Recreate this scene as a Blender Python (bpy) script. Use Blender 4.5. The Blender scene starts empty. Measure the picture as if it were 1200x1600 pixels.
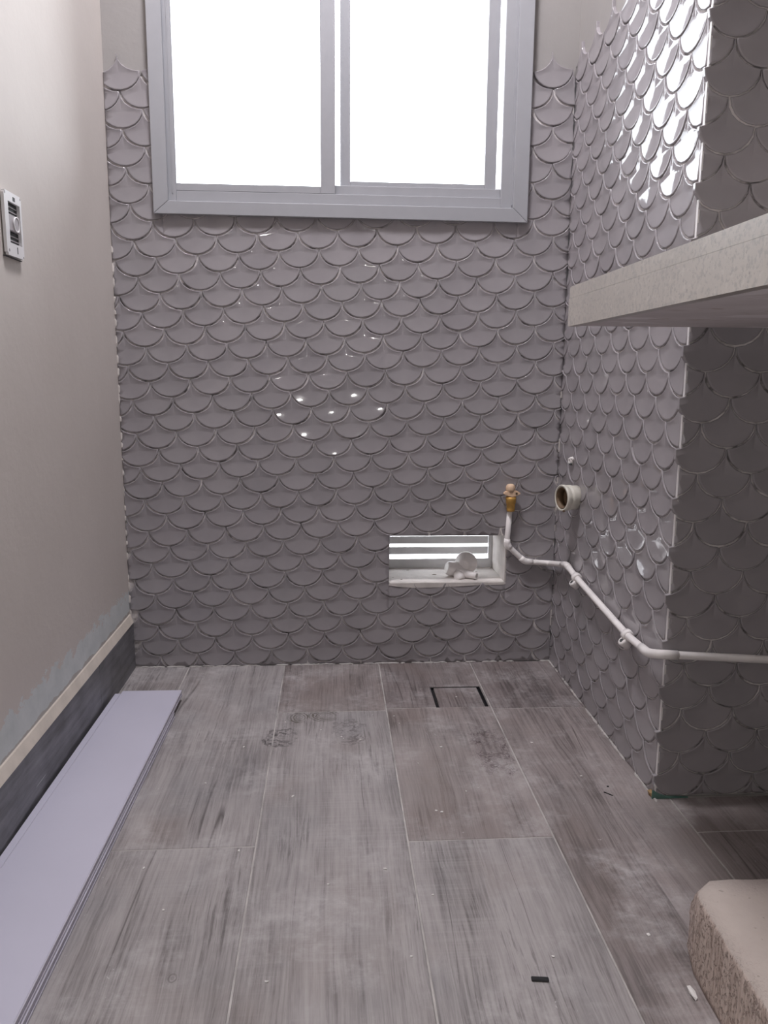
import bpy, bmesh, math, random
from mathutils import Vector, Matrix

C = bpy.context.collection
SC = bpy.context.scene
S = 1.2                      # plan units -> metres
random.seed(7)

# ------------------------------------------------------------------ camera, world, lamps, exposure
CAM = Vector((0.466839, -1.79386, 0.685798))
yaw, pitch, roll, FPX = 0.0677636, 0.1722827, 0.00774103, 1214.72
cam = bpy.data.cameras.new('camera'); co = bpy.data.objects.new('camera', cam); C.objects.link(co)
fwd = Vector((math.sin(yaw)*math.cos(pitch), math.cos(yaw)*math.cos(pitch), -math.sin(pitch)))
rt = Vector((math.cos(yaw), -math.sin(yaw), 0)); up = rt.cross(fwd)
r2 = math.cos(roll)*rt + math.sin(roll)*up; u2 = -math.sin(roll)*rt + math.cos(roll)*up
M = Matrix((r2, u2, -fwd)).transposed().to_4x4(); M.translation = CAM*S
co.matrix_world = M
cam.sensor_fit = 'VERTICAL'; cam.sensor_height = 36; cam.sensor_width = 27
cam.lens = FPX/1600*36; cam.clip_start = 0.02
SC.camera = co

w = bpy.data.worlds.new('overcast_sky'); SC.world = w; w.use_nodes = True
nt = w.node_tree; bg = nt.nodes['Background']
tcw = nt.nodes.new('ShaderNodeTexCoord'); spw = nt.nodes.new('ShaderNodeSeparateXYZ'); nt.links.new(tcw.outputs['Generated'], spw.inputs[0])
rw = nt.nodes.new('ShaderNodeValToRGB'); nt.links.new(spw.outputs['Z'], rw.inputs[0])
mw = nt.nodes.new('ShaderNodeMath'); mw.operation = 'MULTIPLY_ADD'; mw.inputs[1].default_value = 0.5; mw.inputs[2].default_value = 0.5
nt.links.new(spw.outputs['Z'], mw.inputs[0]); nt.links.new(mw.outputs[0], rw.inputs[0])
e0, e1 = rw.color_ramp.elements                                   # pale ground below the horizon, bright overcast above
e0.position = 0.49; e0.color = (0.26, 0.26, 0.27, 1); e1.position = 0.52; e1.color = (0.93, 0.95, 1.0, 1)
nt.links.new(rw.outputs[0], bg.inputs[0]); bg.inputs[1].default_value = 6.0

# added, unseen ceiling lamp to brighten the far end of the room (its housing is built with the ceiling)
FILL_POS = Vector((0.45, -0.58, 2.412))
cl = bpy.data.lights.new('added_fill_light', 'AREA'); clo = bpy.data.objects.new('added_fill_light', cl); C.objects.link(clo)
cl.shape = 'DISK'; cl.size = 0.34; cl.energy = 21; cl.color = (0.98, 0.95, 1.0)
clo.location = FILL_POS*S

fl = bpy.data.lights.new('phone_torch', 'POINT'); flo = bpy.data.objects.new('phone_torch', fl); C.objects.link(flo)
flo.location = (CAM + r2*(-0.012) + u2*0.006 + fwd*(-0.004))*S
fl.shadow_soft_size = 0.005; fl.energy = 3.6; fl.color = (1, 0.98, 0.94)

SC.view_settings.view_transform = 'Standard'; SC.view_settings.look = 'None'
SC.view_settings.gamma = 1; SC.view_settings.use_curve_mapping = False
SC.view_settings.exposure = 1.0
cy = SC.cycles
cy.max_bounces = 10; cy.diffuse_bounces = 7; cy.glossy_bounces = 4; cy.transparent_max_bounces = 8
cy.caustics_reflective = False; cy.caustics_refractive = False
cy.use_denoising = True; cy.sample_clamp_indirect = 6

# ------------------------------------------------------------------ helpers
def prop(o, label=None, cat=None, group=None, kind=None):
    if label: o['label'] = label
    if cat: o['category'] = cat
    if group: o['group'] = group
    if kind: o['kind'] = kind
    return o
def mesh_of(name, bm, mat, smooth=False):
    bmesh.ops.scale(bm, vec=(S, S, S), verts=bm.verts)
    me = bpy.data.meshes.new(name); bm.to_mesh(me); bm.free()
    if mat: me.materials.append(mat)
    if smooth:
        for p in me.polygons: p.use_smooth = True
    return me
def obj(name, bm, mat, parent=None, loc=None, smooth=False, recenter=True):
    """link a bmesh (plan units, world placed) as one object, origin at its centre"""
    off = Vector((0, 0, 0))
    if recenter and len(bm.verts):
        lo = Vector([min(v.co[i] for v in bm.verts) for i in range(3)]); hi = Vector([max(v.co[i] for v in bm.verts) for i in range(3)])
        off = (lo + hi)/2; off.z = lo.z
        bmesh.ops.translate(bm, vec=-off, verts=bm.verts)
    o = bpy.data.objects.new(name, mesh_of(name, bm, mat, smooth)); C.objects.link(o)
    o.location = off*S if loc is None else Vector(loc)*S
    if parent is not None:
        o.parent = parent
        o.location = o.location - wpos(parent)
    return o
def wpos(o):
    p = Vector(o.location)
    while o.parent: o = o.parent; p += Vector(o.location)
    return p
def empty(name, loc):
    o = bpy.data.objects.new(name, None); C.objects.link(o); o.location = Vector(loc)*S; o.empty_display_size = 0.05
    return o
def box(bm, x0, x1, y0, y1, z0, z1, bev=0.0, seg=1):
    b = bmesh.new() if bev else bm
    r = bmesh.ops.create_cube(b, size=1.0)
    for v in r['verts']:
        v.co = Vector(((x0+x1)/2 + v.co.x*(x1-x0), (y0+y1)/2 + v.co.y*(y1-y0), (z0+z1)/2 + v.co.z*(z1-z0)))
    if bev:
        bmesh.ops.bevel(b, geom=b.edges[:], offset=bev, segments=seg, affect='EDGES', profile=0.5)
        join(bm, b)
    return bm
def join(bm, b, mat=None):
    vm = {v: bm.verts.new(mat @ v.co if mat else v.co) for v in b.verts}
    for f in b.faces:
        nf = bm.faces.new([vm[v] for v in f.verts]); nf.smooth = f.smooth
    b.free()
def newbox(*a, **k): return box(bmesh.new(), *a, **k)
def prism(bm, pts, axis, a, b):
    """extrude polygon pts (2D) along axis from a to b; axis 0:x->(y,z) 1:y->(x,z) 2:z->(x,y)"""
    def P(p, t): return {0: (t, p[0], p[1]), 1: (p[0], t, p[1]), 2: (p[0], p[1], t)}[axis]
    A = [bm.verts.new(P(p, a)) for p in pts]; B = [bm.verts.new(P(p, b)) for p in pts]
    bm.faces.new(A); bm.faces.new(B[::-1]); n = len(pts)
    for i in range(n): bm.faces.new((A[i], B[i], B[(i+1) % n], A[(i+1) % n]))
    bmesh.ops.recalc_face_normals(bm, faces=bm.faces[:])
    return bm
def grid_solid(xs, zs, skip, y0, y1, ax='y'):
    """wall slab with rectangular holes"""
    bm = bmesh.new(); nx, nz = len(xs)-1, len(zs)-1
    V = {}
    def v(i, j, k):
        key = (i, j, k)
        if key not in V:
            y = y1 if k else y0
            V[key] = bm.verts.new((xs[i], y, zs[j]))
        return V[key]
    on = lambda i, j: 0 <= i < nx and 0 <= j < nz and (i, j) not in skip
    for i in range(nx):
        for j in range(nz):
            if not on(i, j): continue
            bm.faces.new((v(i, j, 0), v(i+1, j, 0), v(i+1, j+1, 0), v(i, j+1, 0)))
            bm.faces.new((v(i, j, 1), v(i, j+1, 1), v(i+1, j+1, 1), v(i+1, j, 1)))
            if not on(i-1, j): bm.faces.new((v(i, j, 0), v(i, j+1, 0), v(i, j+1, 1), v(i, j, 1)))
            if not on(i+1, j): bm.faces.new((v(i+1, j, 0), v(i+1, j, 1), v(i+1, j+1, 1), v(i+1, j+1, 0)))
            if not on(i, j-1): bm.faces.new((v(i, j, 0), v(i, j, 1), v(i+1, j, 1), v(i+1, j, 0)))
            if not on(i, j+1): bm.faces.new((v(i, j+1, 0), v(i+1, j+1, 0), v(i+1, j+1, 1), v(i, j+1, 1)))
    return bm
def fillet(pts, d, n=5):
    pts = [Vector(p) for p in pts]; out = [pts[0]]
    for i in range(1, len(pts)-1):
        a, b, c = pts[i-1], pts[i], pts[i+1]
        dd = min(d, (a-b).length*0.48, (c-b).length*0.48)
        p = b + (a-b).normalized()*dd; q = b + (c-b).normalized()*dd
        for k in range(n+1):
            t = k/n; out.append(p*(1-t)**2 + b*2*t*(1-t) + q*t*t)
    out.append(pts[-1]); return out
def tube(bm, pts, r, sides=14, caps=True):
    pts = [Vector(p) for p in pts]; rr = r if isinstance(r, (list, tuple)) else [r]*len(pts)
    t0 = (pts[1]-pts[0]).normalized(); nrm = t0.orthogonal().normalized(); rings = []
    for i, p in enumerate(pts):
        t = ((pts[min(i+1, len(pts)-1)] - pts[i]).normalized() + (pts[i]-pts[max(i-1, 0)]).normalized())
        t = t.normalized() if t.length > 1e-9 else t0
        nrm = (nrm - t*nrm.dot(t)).normalized(); bn = t.cross(nrm)
        rings.append([bm.verts.new(p + (nrm*math.cos(a) + bn*math.sin(a))*rr[i]) for a in [2*math.pi*k/sides for k in range(sides)]])
    for A, B in zip(rings, rings[1:]):
        for k in range(sides):
            f = bm.faces.new((A[k], A[(k+1) % sides], B[(k+1) % sides], B[k])); f.smooth = True
    if caps:
        bm.faces.new(rings[0][::-1]); bm.faces.new(rings[-1])
    return bm
def lathe(bm, prof, origin, axis, sides=24, close=False):
    """prof: (along axis, radius) pairs"""
    origin = Vector(origin); ax = Vector(axis).normalized(); n = ax.orthogonal().normalized(); b = ax.cross(n); rings = []
    for h, r in prof:
        rings.append([bm.verts.new(origin + ax*h + (n*math.cos(a) + b*math.sin(a))*max(r, 1e-5)) for a in [2*math.pi*k/sides for k in range(sides)]])
    pr = list(zip(rings, rings[1:])) + ([(rings[-1], rings[0])] if close else [])
    for A, B in pr:
        for k in range(sides):
            f = bm.faces.new((A[k], A[(k+1) % sides], B[(k+1) % sides], B[k])); f.smooth = True
    if not close:
        bm.faces.new(rings[0][::-1]); bm.faces.new(rings[-1])
    bmesh.ops.recalc_face_normals(bm, faces=bm.faces[:])
    return bm
def lump(bm, loc, sx, sy, sz, seed=0, sub=1):
    rnd = random.Random(seed)
    r = bmesh.ops.create_icosphere(bm, subdivisions=sub, radius=1)
    for v in r['verts']:
        k = 1 + rnd.uniform(-0.3, 0.3)
        v.co = Vector((loc[0] + v.co.x*sx*k, loc[1] + v.co.y*sy*k, loc[2] + v.co.z*sz*k))
    return bm

# ------------------------------------------------------------------ materials
class NT:
    def __init__(s, name, rough=0.6, spec=0.5):
        m = bpy.data.materials.new(name); m.use_nodes = True; s.m = m; s.t = m.node_tree; s.b = s.t.nodes['Principled BSDF']
        s.b.inputs['Roughness'].default_value = rough; s.b.inputs['Specular IOR Level'].default_value = spec
    def n(s, ty, **kw):
        nd = s.t.nodes.new('ShaderNode'+ty)
        for k, v in kw.items(): setattr(nd, k, v)
        return nd
    def l(s, a, b): s.t.links.new(a, b)
    def put(s, sock, v):
        if hasattr(v, 'is_output') or isinstance(v, bpy.types.NodeSocket): s.l(v, sock)
        else: sock.default_value = v
    def math(s, op, a, b=0.0, c=0.0, clamp=False):
        nd = s.n('Math', operation=op, use_clamp=clamp)
        for i, v in enumerate((a, b, c)): s.put(nd.inputs[i], v)
        return nd.outputs[0]
    def pos(s): return s.n('NewGeometry').outputs['Position']
    def sep(s, v):
        nd = s.n('SeparateXYZ'); s.l(v, nd.inputs[0]); return nd.outputs
    def mapping(s, v, scale, loc=(0, 0, 0)):
        nd = s.n('Mapping'); s.l(v, nd.inputs[0]); nd.inputs['Scale'].default_value = scale
        s.put(nd.inputs['Location'], loc); return nd.outputs[0]
    def noise(s, v, scale, detail=3, rough=0.55, dist=0.0):
        nd = s.n('TexNoise'); s.l(v, nd.inputs['Vector']); nd.inputs['Scale'].default_value = scale
        nd.inputs['Detail'].default_value = detail; nd.inputs['Roughness'].default_value = rough; nd.inputs['Distortion'].default_value = dist
        return nd.outputs['Fac']
    def ramp(s, f, stops):
        nd = s.n('ValToRGB'); s.l(f, nd.inputs[0]); e = nd.color_ramp.elements
        while len(e) > len(stops): e.remove(e[-1])
        while len(e) < len(stops): e.new(0.5)
        for el, (p, c) in zip(e, stops):
            el.position = p; el.color = (c, c, c, 1) if isinstance(c, (int, float)) else (*c, 1)
        return nd.outputs[0]
    def mix(s, f, a, b, mode='MIX'):
        nd = s.n('Mix', data_type='RGBA', blend_type=mode)
        s.put(nd.inputs[0], f)
        for i, v in ((6, a), (7, b)):
            s.put(nd.inputs[i], v if not isinstance(v, tuple) else (*v, 1))
        return nd.outputs[2]
    def color(s, v): s.put(s.b.inputs['Base Color'], v if not isinstance(v, tuple) else (*v, 1))
    def bump(s, h, strength=0.3, dist=0.002):
        nd = s.n('Bump'); s.l(h, nd.inputs['Height']); nd.inputs['Strength'].default_value = strength; nd.inputs['Distance'].default_value = dist
        s.l(nd.outputs[0], s.b.inputs['Normal'])
    def rnd(s): return s.n('ObjectInfo').outputs['Random']

def simple(name, col, rough=0.6, var=0.06, scale=30, bump=0.0, metal=0.0, bscale=120):
    t = NT(name, rough); p = t.pos(); f = t.noise(p, scale, 4)
    lo = tuple(c*(1-var) for c in col); hi = tuple(min(1, c*(1+var)) for c in col)
    t.color(t.ramp(f, [(0.3, lo), (0.7, hi)])); t.b.inputs['Metallic'].default_value = metal
    if bump: t.bump(t.noise(p, bscale, 3), bump, 0.001)
    return t.m

def mat_tile():
    t = NT('glazed_scale_tile', 0.07, 0.28)
    p = t.pos(); r = t.rnd()
    base = t.mix(r, (0.318, 0.298, 0.314), (0.345, 0.322, 0.337))
    mot = t.ramp(t.noise(p, 9, 4), [(0.3, 0.9), (0.7, 1.08)])
    c = t.mix(1.0, base, mot, 'MULTIPLY')
    # faint greenish and violet clouds of the glaze
    c = t.mix(t.math('MULTIPLY', t.noise(p, 4, 2), 0.35), c, t.mix(t.noise(p, 6, 2), (0.290, 0.306, 0.290), (0.325, 0.295, 0.326)))
    t.color(c)
    # dried grout film: duller patches
    film = t.ramp(t.noise(p, 14, 5, 0.7), [(0.45, 0.0), (0.75, 1.0)])
    t.l(t.math('MULTIPLY_ADD', film, 0.03, 0.05), t.b.inputs['Roughness'])
    t.bump(t.noise(p, 26, 2), 0.08, 0.003)
    return t.m
def mat_grout():
    t = NT('tile_grout', 0.9); p = t.pos()
    f = t.noise(p, 28, 3, 0.6)
    t.color(t.ramp(f, [(0.36, (0.16, 0.15, 0.15)), (0.46, (0.45, 0.425, 0.42)), (0.62, (0.68, 0.645, 0.64))]))
    t.bump(t.noise(p, 200, 3), 0.6, 0.001)
    return t.m
def mat_plaster():
    t = NT('painted_plaster', 0.75, 0.3); p = t.pos()
    f = t.noise(p, 2.2, 4, 0.6)
    c = t.ramp(f, [(0.25, (0.30, 0.285, 0.28)), (0.75, (0.35, 0.335, 0.325))])
    t.color(c); t.bump(t.math('ADD', t.noise(p, 60, 3), t.math('MULTIPLY', t.noise(p, 7, 2), 2.0)), 0.25, 0.002)
    return t.m
def mat_plaster_left():
    t = NT('skimmed_left_plaster', 0.7, 0.3); p = t.pos(); s = t.sep(p)
    f = t.noise(p, 2.2, 4, 0.6)
    c = t.ramp(f, [(0.25, (0.575, 0.53, 0.497)), (0.75, (0.645, 0.60, 0.565))])
    # ragged pale filler band left above the skirting
    edge = t.math('ADD', t.math('MULTIPLY', t.noise(t.mapping(p, (1, 5, 9)), 4.5, 6, 0.7), 0.16), 0.122*S)
    m = t.math('LESS_THAN', s[2], edge)
    c = t.mix(m, c, t.ramp(t.noise(p, 18, 4), [(0.3, (0.56, 0.60, 0.60)), (0.7, (0.66, 0.69, 0.69))]))
    e2 = t.math('ADD', t.math('MULTIPLY', t.noise(t.mapping(p, (1, 4, 4)), 5, 4), 0.03), 0.126*S)
    m2 = t.math('LESS_THAN', s[2], e2)
    c = t.mix(t.math('MULTIPLY', m2, 0.55), c, (0.40, 0.33, 0.28))
    t.color(c); t.bump(t.math('ADD', t.noise(p, 60, 3), t.math('MULTIPLY', m, 0.4)), 0.25, 0.002)
    return t.m
def mat_plank(name='wood_look_tile', k=1.0, tint=(1, 1, 1)):
    t = NT(name, 0.42, 0.4); p = t.pos(); r = t.rnd()
    off = t.n('CombineXYZ'); t.l(t.math('MULTIPLY', r, 37.0), off.inputs[0]); t.l(t.math('MULTIPLY', r, 91.0), off.inputs[1]); t.l(t.math('MULTIPLY', r, 13.0), off.inputs[2])
    add = t.n('VectorMath', operation='ADD'); t.l(p, add.inputs[0]); t.l(off.outputs[0], add.inputs[1]); q = add.outputs[0]
    # the print is itself of several narrow boards: their grain jumps sideways
    sx = t.sep(q); board = t.math('FLOOR', t.math('ADD', t.math('MULTIPLY', sx[0], 9.5), t.math('MULTIPLY', t.noise(t.mapping(q, (0.3, 1, 1)), 1.2, 1), 0.25)))
    cb = t.n('CombineXYZ'); t.l(t.math('MULTIPLY', board, 3.7), cb.inputs[1]); t.l(t.math('MULTIPLY', board, 1.9), cb.inputs[2])
    wv = t.n('VectorMath', operation='ADD'); t.l(q, wv.inputs[0]); t.l(cb.outputs[0], wv.inputs[1])
    warp = t.noise(t.mapping(wv.outputs[0], (1.2, 0.8, 1)), 2.0, 3)
    cx = t.n('CombineXYZ'); t.l(t.math('MULTIPLY', warp, 0.035), cx.inputs[0])
    w2 = t.n('VectorMath', operation='ADD'); t.l(wv.outputs[0], w2.inputs[0]); t.l(cx.outputs[0], w2.inputs[1]); qq = w2.outputs[0]
    streak = t.noise(t.mapping(qq, (10, 0.6, 1)), 2.4, 6, 0.65)
    fine = t.noise(t.mapping(qq, (95, 3.0, 1)), 2.0, 5, 0.75)
    patch = t.noise(t.mapping(q, (2.4, 1.5, 1)), 1.9, 5, 0.65)
    tone = t.n('TexWhiteNoise', noise_dimensions='2D'); cb2 = t.n('CombineXYZ'); t.l(board, cb2.inputs[0]); t.l(r, cb2.inputs[1]); t.l(cb2.outputs[0], tone.inputs['Vector'])
    f = t.math('ADD', t.math('ADD', t.math('MULTIPLY', streak, 0.32), t.math('MULTIPLY', fine, 0.40)), t.math('MULTIPLY', patch, 0.30))
    f = t.math('ADD', f, t.math('MULTIPLY', t.math('SUBTRACT', tone.outputs['Value'], 0.5), 0.035))
    K = lambda a: tuple(v*k*w_ for v, w_ in zip(a, tint))
    c = t.ramp(f, [(0.41, K((0.165, 0.151, 0.150))), (0.465, K((0.258, 0.239, 0.237))), (0.515, K((0.325, 0.302, 0.300))), (0.60, K((0.395, 0.370, 0.366)))])
    # soot dark dashes along the grain
    dash = t.ramp(t.noise(t.mapping(qq, (120, 5, 1)), 1.6, 4, 0.7), [(0.54, 0.0), (0.62, 1.0)])
    dm = t.ramp(t.noise(t.mapping(q, (4.5, 1.8, 1)), 2.2, 3), [(0.48, 0.0), (0.64, 0.65)])
    c = t.mix(t.math('MULTIPLY', dash, dm), c, K((0.10, 0.09, 0.088)))
    saw = t.noise(t.mapping(q, (1.5, 110, 1)), 2.0, 2)
    c = t.mix(t.math('MULTIPLY', t.ramp(t.noise(t.mapping(q, (3, 2, 1)), 1.5, 2), [(0.52, 0.0), (0.68, 0.22)]), t.ramp(saw, [(0.45, 0), (0.65, 1)])), c, K((0.47, 0.445, 0.44)))
    # long dark checks in the print
    chk = t.math('ABSOLUTE', t.math('SUBTRACT', t.noise(t.mapping(qq, (4.5, 0.16, 1)), 1.5, 2, 0.4), 0.5))
    crack = t.ramp(chk, [(0.0, 1.0), (0.0022, 0.0)])
    crm = t.ramp(t.noise(t.mapping(q, (3, 0.9, 1)), 2.6, 2), [(0.5, 0.0), (0.56, 0.8)])
    c = t.mix(t.math('MULTIPLY', crack, crm), c, K((0.075, 0.066, 0.064)))
    # brown and bluish clouds
    c = t.mix(t.math('MULTIPLY', t.ramp(t.noise(t.mapping(q, (3, 1.5, 1)), 2.5, 4), [(0.45, 0.0), (0.7, 1.0)]), 0.45), c, t.mix(t.ramp(t.noise(q, 3.5, 2), [(0.42, 0), (0.58, 1)]), K((0.25, 0.205, 0.185)), K((0.225, 0.225, 0.235))))
    # building dust, scuffed on
    dust = t.math('MULTIPLY', t.ramp(t.noise(p, 6, 7, 0.72), [(0.49, 0.0), (0.68, 0.60)]), t.ramp(t.noise(p, 50, 4, 0.7), [(0.35, 0.25), (0.6, 1.0)]))
    c = t.mix(dust, c, (0.53, 0.51, 0.51))
    sc = t.ramp(t.noise(t.mapping(p, (50, 22, 1)), 1.0, 4, 0.8, 2.5), [(0.665, 0.0), (0.72, 0.75)])
    c = t.mix(t.math('MULTIPLY', sc, t.ramp(t.noise(p, 4, 2), [(0.45, 0), (0.55, 1)])), c, (0.66, 0.64, 0.64))
    s = t.sep(p)
    def ring(cx_, cy_, rx, ry, freq, colr, c, amt, wb=0.9):
        dx = t.math('DIVIDE', t.math('SUBTRACT', s[0], cx_*S), rx*S); dy = t.math('DIVIDE', t.math('SUBTRACT', s[1], cy_*S), ry*S)
        wob = t.math('MULTIPLY', t.math('SUBTRACT', t.noise(p, 38, 4, 0.65), 0.5), wb)
        d = t.math('ADD', t.math('SQRT', t.math('ADD', t.math('MULTIPLY', dx, dx), t.math('MULTIPLY', dy, dy))), wob)
        rg = t.math('MULTIPLY_ADD', t.math('SINE', t.math('MULTIPLY', d, freq)), 0.5, 0.5)
        mask = t.math('MULTIPLY', t.ramp(d, [(0.0, amt*0.3), (0.5, amt), (0.8, amt), (1.0, 0.0)]), t.ramp(t.noise(p, 22, 3), [(0.38, 0.15), (0.6, 1.0)]))
        return t.mix(t.math('MULTIPLY', mask, rg), c, colr)
    c = ring(0.398, -0.296, 0.024, 0.030, 28, (0.10, 0.092, 0.075), c, 1.0, 0.6)
    c = ring(0.448, -0.290, 0.034, 0.030, 30, (0.11, 0.10, 0.085), c, 1.0, 0.5)
    c = ring(0.366, -0.385, 0.040, 0.05, 20, (0.07, 0.065, 0.065), c, 1.0, 1.5)
    c = ring(0.497, -0.37, 0.036, 0.06, 16, (0.11, 0.10, 0.10), c, 0.8, 1.8)
    c = ring(0.281, -0.988, 0.008, 0.011, 14, (0.12, 0.105, 0.10), c, 0.8, 0.3)
    c = ring(0.766, -0.45, 0.040, 0.10, 22, (0.10, 0.075, 0.08), c, 1.0, 1.9)
    t.color(c)
    t.l(t.math('MULTIPLY_ADD', dust, 0.3, 0.40), t.b.inputs['Roughness'])
    t.bump(t.math('ADD', t.math('MULTIPLY', fine, 0.7), saw), 0.12, 0.0015)
    return t.m
def mat_skirt():
    t = NT('dark_skirting_tile', 0.45, 0.4); p = t.pos()
    f = t.math('ADD', t.math('MULTIPLY', t.noise(t.mapping(p, (1, 1.2, 14)), 3.5, 5, 0.6), 0.6), t.math('MULTIPLY', t.noise(p, 9, 4), 0.4))
    c = t.ramp(f, [(0.36, (0.075, 0.072, 0.075)), (0.5, (0.15, 0.15, 0.162)), (0.66, (0.24, 0.242, 0.258))])
    sc = t.ramp(t.noise(t.mapping(p, (1, 5, 160)), 1.0, 2, 0.5), [(0.745, 0.0), (0.76, 0.9)])
    t.color(t.mix(sc, c, (0.6, 0.6, 0.6))); t.bump(f, 0.1, 0.002)
    return t.m
def mat_stone():
    t = NT('speckled_stone', 0.33, 0.5); p = t.pos()
    c = t.ramp(t.noise(p, 6, 3), [(0.3, (0.43, 0.40, 0.37)), (0.7, (0.50, 0.465, 0.43))])
    c = t.mix(t.ramp(t.noise(p, 150, 4, 0.6), [(0.40, 0.8), (0.50, 0.0)]), c, (0.36, 0.34, 0.325))
    c = t.mix(t.ramp(t.noise(p, 90, 3, 0.5), [(0.58, 0.0), (0.70, 0.5)]), c, (0.57, 0.535, 0.495))
    c = t.mix(t.ramp(t.noise(p, 230, 2), [(0.66, 0.0), (0.72, 0.7)]), c, (0.22, 0.20, 0.19))
    t.color(c); t.bump(t.noise(p, 160, 2), 0.06, 0.001)
    return t.m
def mat_underside():
    t = NT('cement_underside', 0.85, 0.3); p = t.pos()
    c = t.ramp(t.noise(p, 5, 5, 0.65), [(0.3, (0.60, 0.56, 0.56)), (0.55, (0.68, 0.64, 0.645)), (0.75, (0.76, 0.73, 0.735))])
    c = t.mix(t.ramp(t.noise(t.mapping(p, (1, 2.3, 1), (3, 1, 0)), 6, 4, 0.5), [(0.56, 0.0), (0.58, 0.7)]), c, (0.85, 0.82, 0.84))
    c = t.mix(t.ramp(t.noise(t.mapping(p, (1, 1.6, 1), (8, 4, 0)), 9, 3), [(0.62, 0.0), (0.66, 0.6)]), c, (0.48, 0.41, 0.38))
    t.color(c); t.bump(t.noise(p, 40, 4), 0.4, 0.002)
    return t.m
def mat_block():
    t = NT('aerated_concrete', 0.95, 0.15); p = t.pos(); s = t.sep(p)
    g = t.n('NewGeometry'); nz = t.sep(g.outputs['Normal'])[2]
    side = t.math('SUBTRACT', 1.0, t.math('ABSOLUTE', nz), clamp=True)
    pore = t.ramp(t.noise(t.mapping(p, (1, 1, 0.6)), 190, 3, 0.6), [(0.38, 1.0), (0.5, 0.0)])
    lines = t.noise(t.mapping(p, (150, 150, 7)), 1.0, 3, 0.6)
    c_side = t.mix(t.ramp(lines, [(0.35, 0.0), (0.7, 1.0)]), (0.46, 0.37, 0.325), (0.64, 0.54, 0.485))
    c_side = t.mix(t.math('MULTIPLY', pore, 0.6), c_side, (0.27, 0.21, 0.18))
    c_top = t.ramp(t.noise(p, 12, 4), [(0.3, (0.45, 0.39, 0.355)), (0.7, (0.51, 0.45, 0.41))])
    pits = t.ramp(t.noise(p, 95, 2, 0.4), [(0.70, 0.0), (0.74, 0.6)])
    c_top = t.mix(pits, c_top, (0.26, 0.23, 0.20))
    t.color(t.mix(t.ramp(side, [(0.3, 0.0), (0.7, 1.0)]), c_top, c_side))
    h = t.math('ADD', t.math('MULTIPLY', lines, 1.4), t.math('MULTIPLY', t.math('SUBTRACT', 1.0, pore), 0.8))
    t.bump(t.math('MULTIPLY', h, t.math('MULTIPLY_ADD', side, 0.9, 0.1)), 0.8, 0.003)
    return t.m
def mat_glass():
    m = bpy.data.materials.new('window_glass'); m.use_nodes = True; t = m.node_tree; t.nodes.clear()
    o = t.nodes.new('ShaderNodeOutputMaterial'); mx = t.nodes.new('ShaderNodeMixShader'); tr = t.nodes.new('ShaderNodeBsdfTransparent')
    gl = t.nodes.new('ShaderNodeBsdfGlossy'); gl.inputs['Roughness'].default_value = 0.02; fr = t.nodes.new('ShaderNodeFresnel'); fr.inputs[0].default_value = 1.45
    tr.inputs[0].default_value = (0.94, 0.96, 0.96, 1)
    t.links.new(fr.outputs[0], mx.inputs[0]); t.links.new(tr.outputs[0], mx.inputs[1]); t.links.new(gl.outputs[0], mx.inputs[2]); t.links.new(mx.outputs[0], o.inputs[0])
    return m

TILE = mat_tile(); GROUT = mat_grout(); PLAST = mat_plaster(); LEFTP = mat_plaster_left(); PLANK = mat_plank(); SKIRT = mat_skirt()
PLANKD = mat_plank('dark_wood_look_tile', 0.66, (1.05, 0.98, 0.97)); PLANKM = mat_plank('mid_wood_look_tile', 0.80, (1.04, 0.98, 0.96))
STONE = mat_stone(); UNDER = mat_underside(); BLOCK = mat_block(); GLASS = mat_glass()
WHITE = simple('white_window_aluminium', (0.365, 0.37, 0.395), 0.38, 0.02)
ALU = simple('brushed_louvre_aluminium', (0.66, 0.66, 0.67), 0.45, 0.10, 14)
PVC = simple('white_pipe_plastic', (0.84, 0.81, 0.80), 0.42, 0.07, 25)
PVCOLD = simple('yellowed_pipe_plastic', (0.62, 0.60, 0.53), 0.45, 0.10, 25)
BRASS = simple('ochre_brass', (0.62, 0.36, 0.09), 0.45, 0.15, 60, 0.2, 0.25)
BRASSP = simple('pale_dusty_brass', (0.72, 0.52, 0.36), 0.55, 0.15, 60, 0.3)
BOARD = simple('white_panel_plastic', (0.54, 0.53, 0.63), 0.35, 0.02, 5)
BOARDE = simple('panel_edge_plastic', (0.47, 0.45, 0.51), 0.5, 0.05, 20)
MORTAR = simple('pale_mortar', (0.60, 0.565, 0.54), 0.9, 0.14, 24, 0.5)
CREAM = simple('cream_mortar', (0.66, 0.60, 0.53), 0.85, 0.10, 18, 0.3)
DARK = simple('dark_cavity', (0.05, 0.053, 0.055), 0.6, 0.3, 30)
BROWN = simple('brown_pipe_inside', (0.13, 0.085, 0.05), 0.7, 0.4, 30)
BLACK = simple('black_plastic', (0.015, 0.015, 0.017), 0.4, 0.1)
CRUMB = simple('plaster_crumb', (0.72, 0.70, 0.68), 0.9, 0.1)
GREEN = simple('dull_green', (0.10, 0.20, 0.17), 0.6, 0.2, 30)
SWHITE = simple('switch_frame_plastic', (0.78, 0.77, 0.78), 0.4, 0.03)
SGREY = simple('switch_module_plastic', (0.40, 0.37, 0.385), 0.45, 0.05)
FGROUT = simple('floor_grout', (0.42, 0.40, 0.385), 0.9, 0.25, 18, 0.3)
TWHITE = simple('corner_edge_white', (0.70, 0.68, 0.68), 0.5, 0.08, 20)
CEIL = simple('white_ceiling_paint', (0.80, 0.78, 0.77), 0.85, 0.02, 4)
REAR = simple('bare_rear_plaster', (0.30, 0.28, 0.27), 0.85, 0.1, 4)

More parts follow.
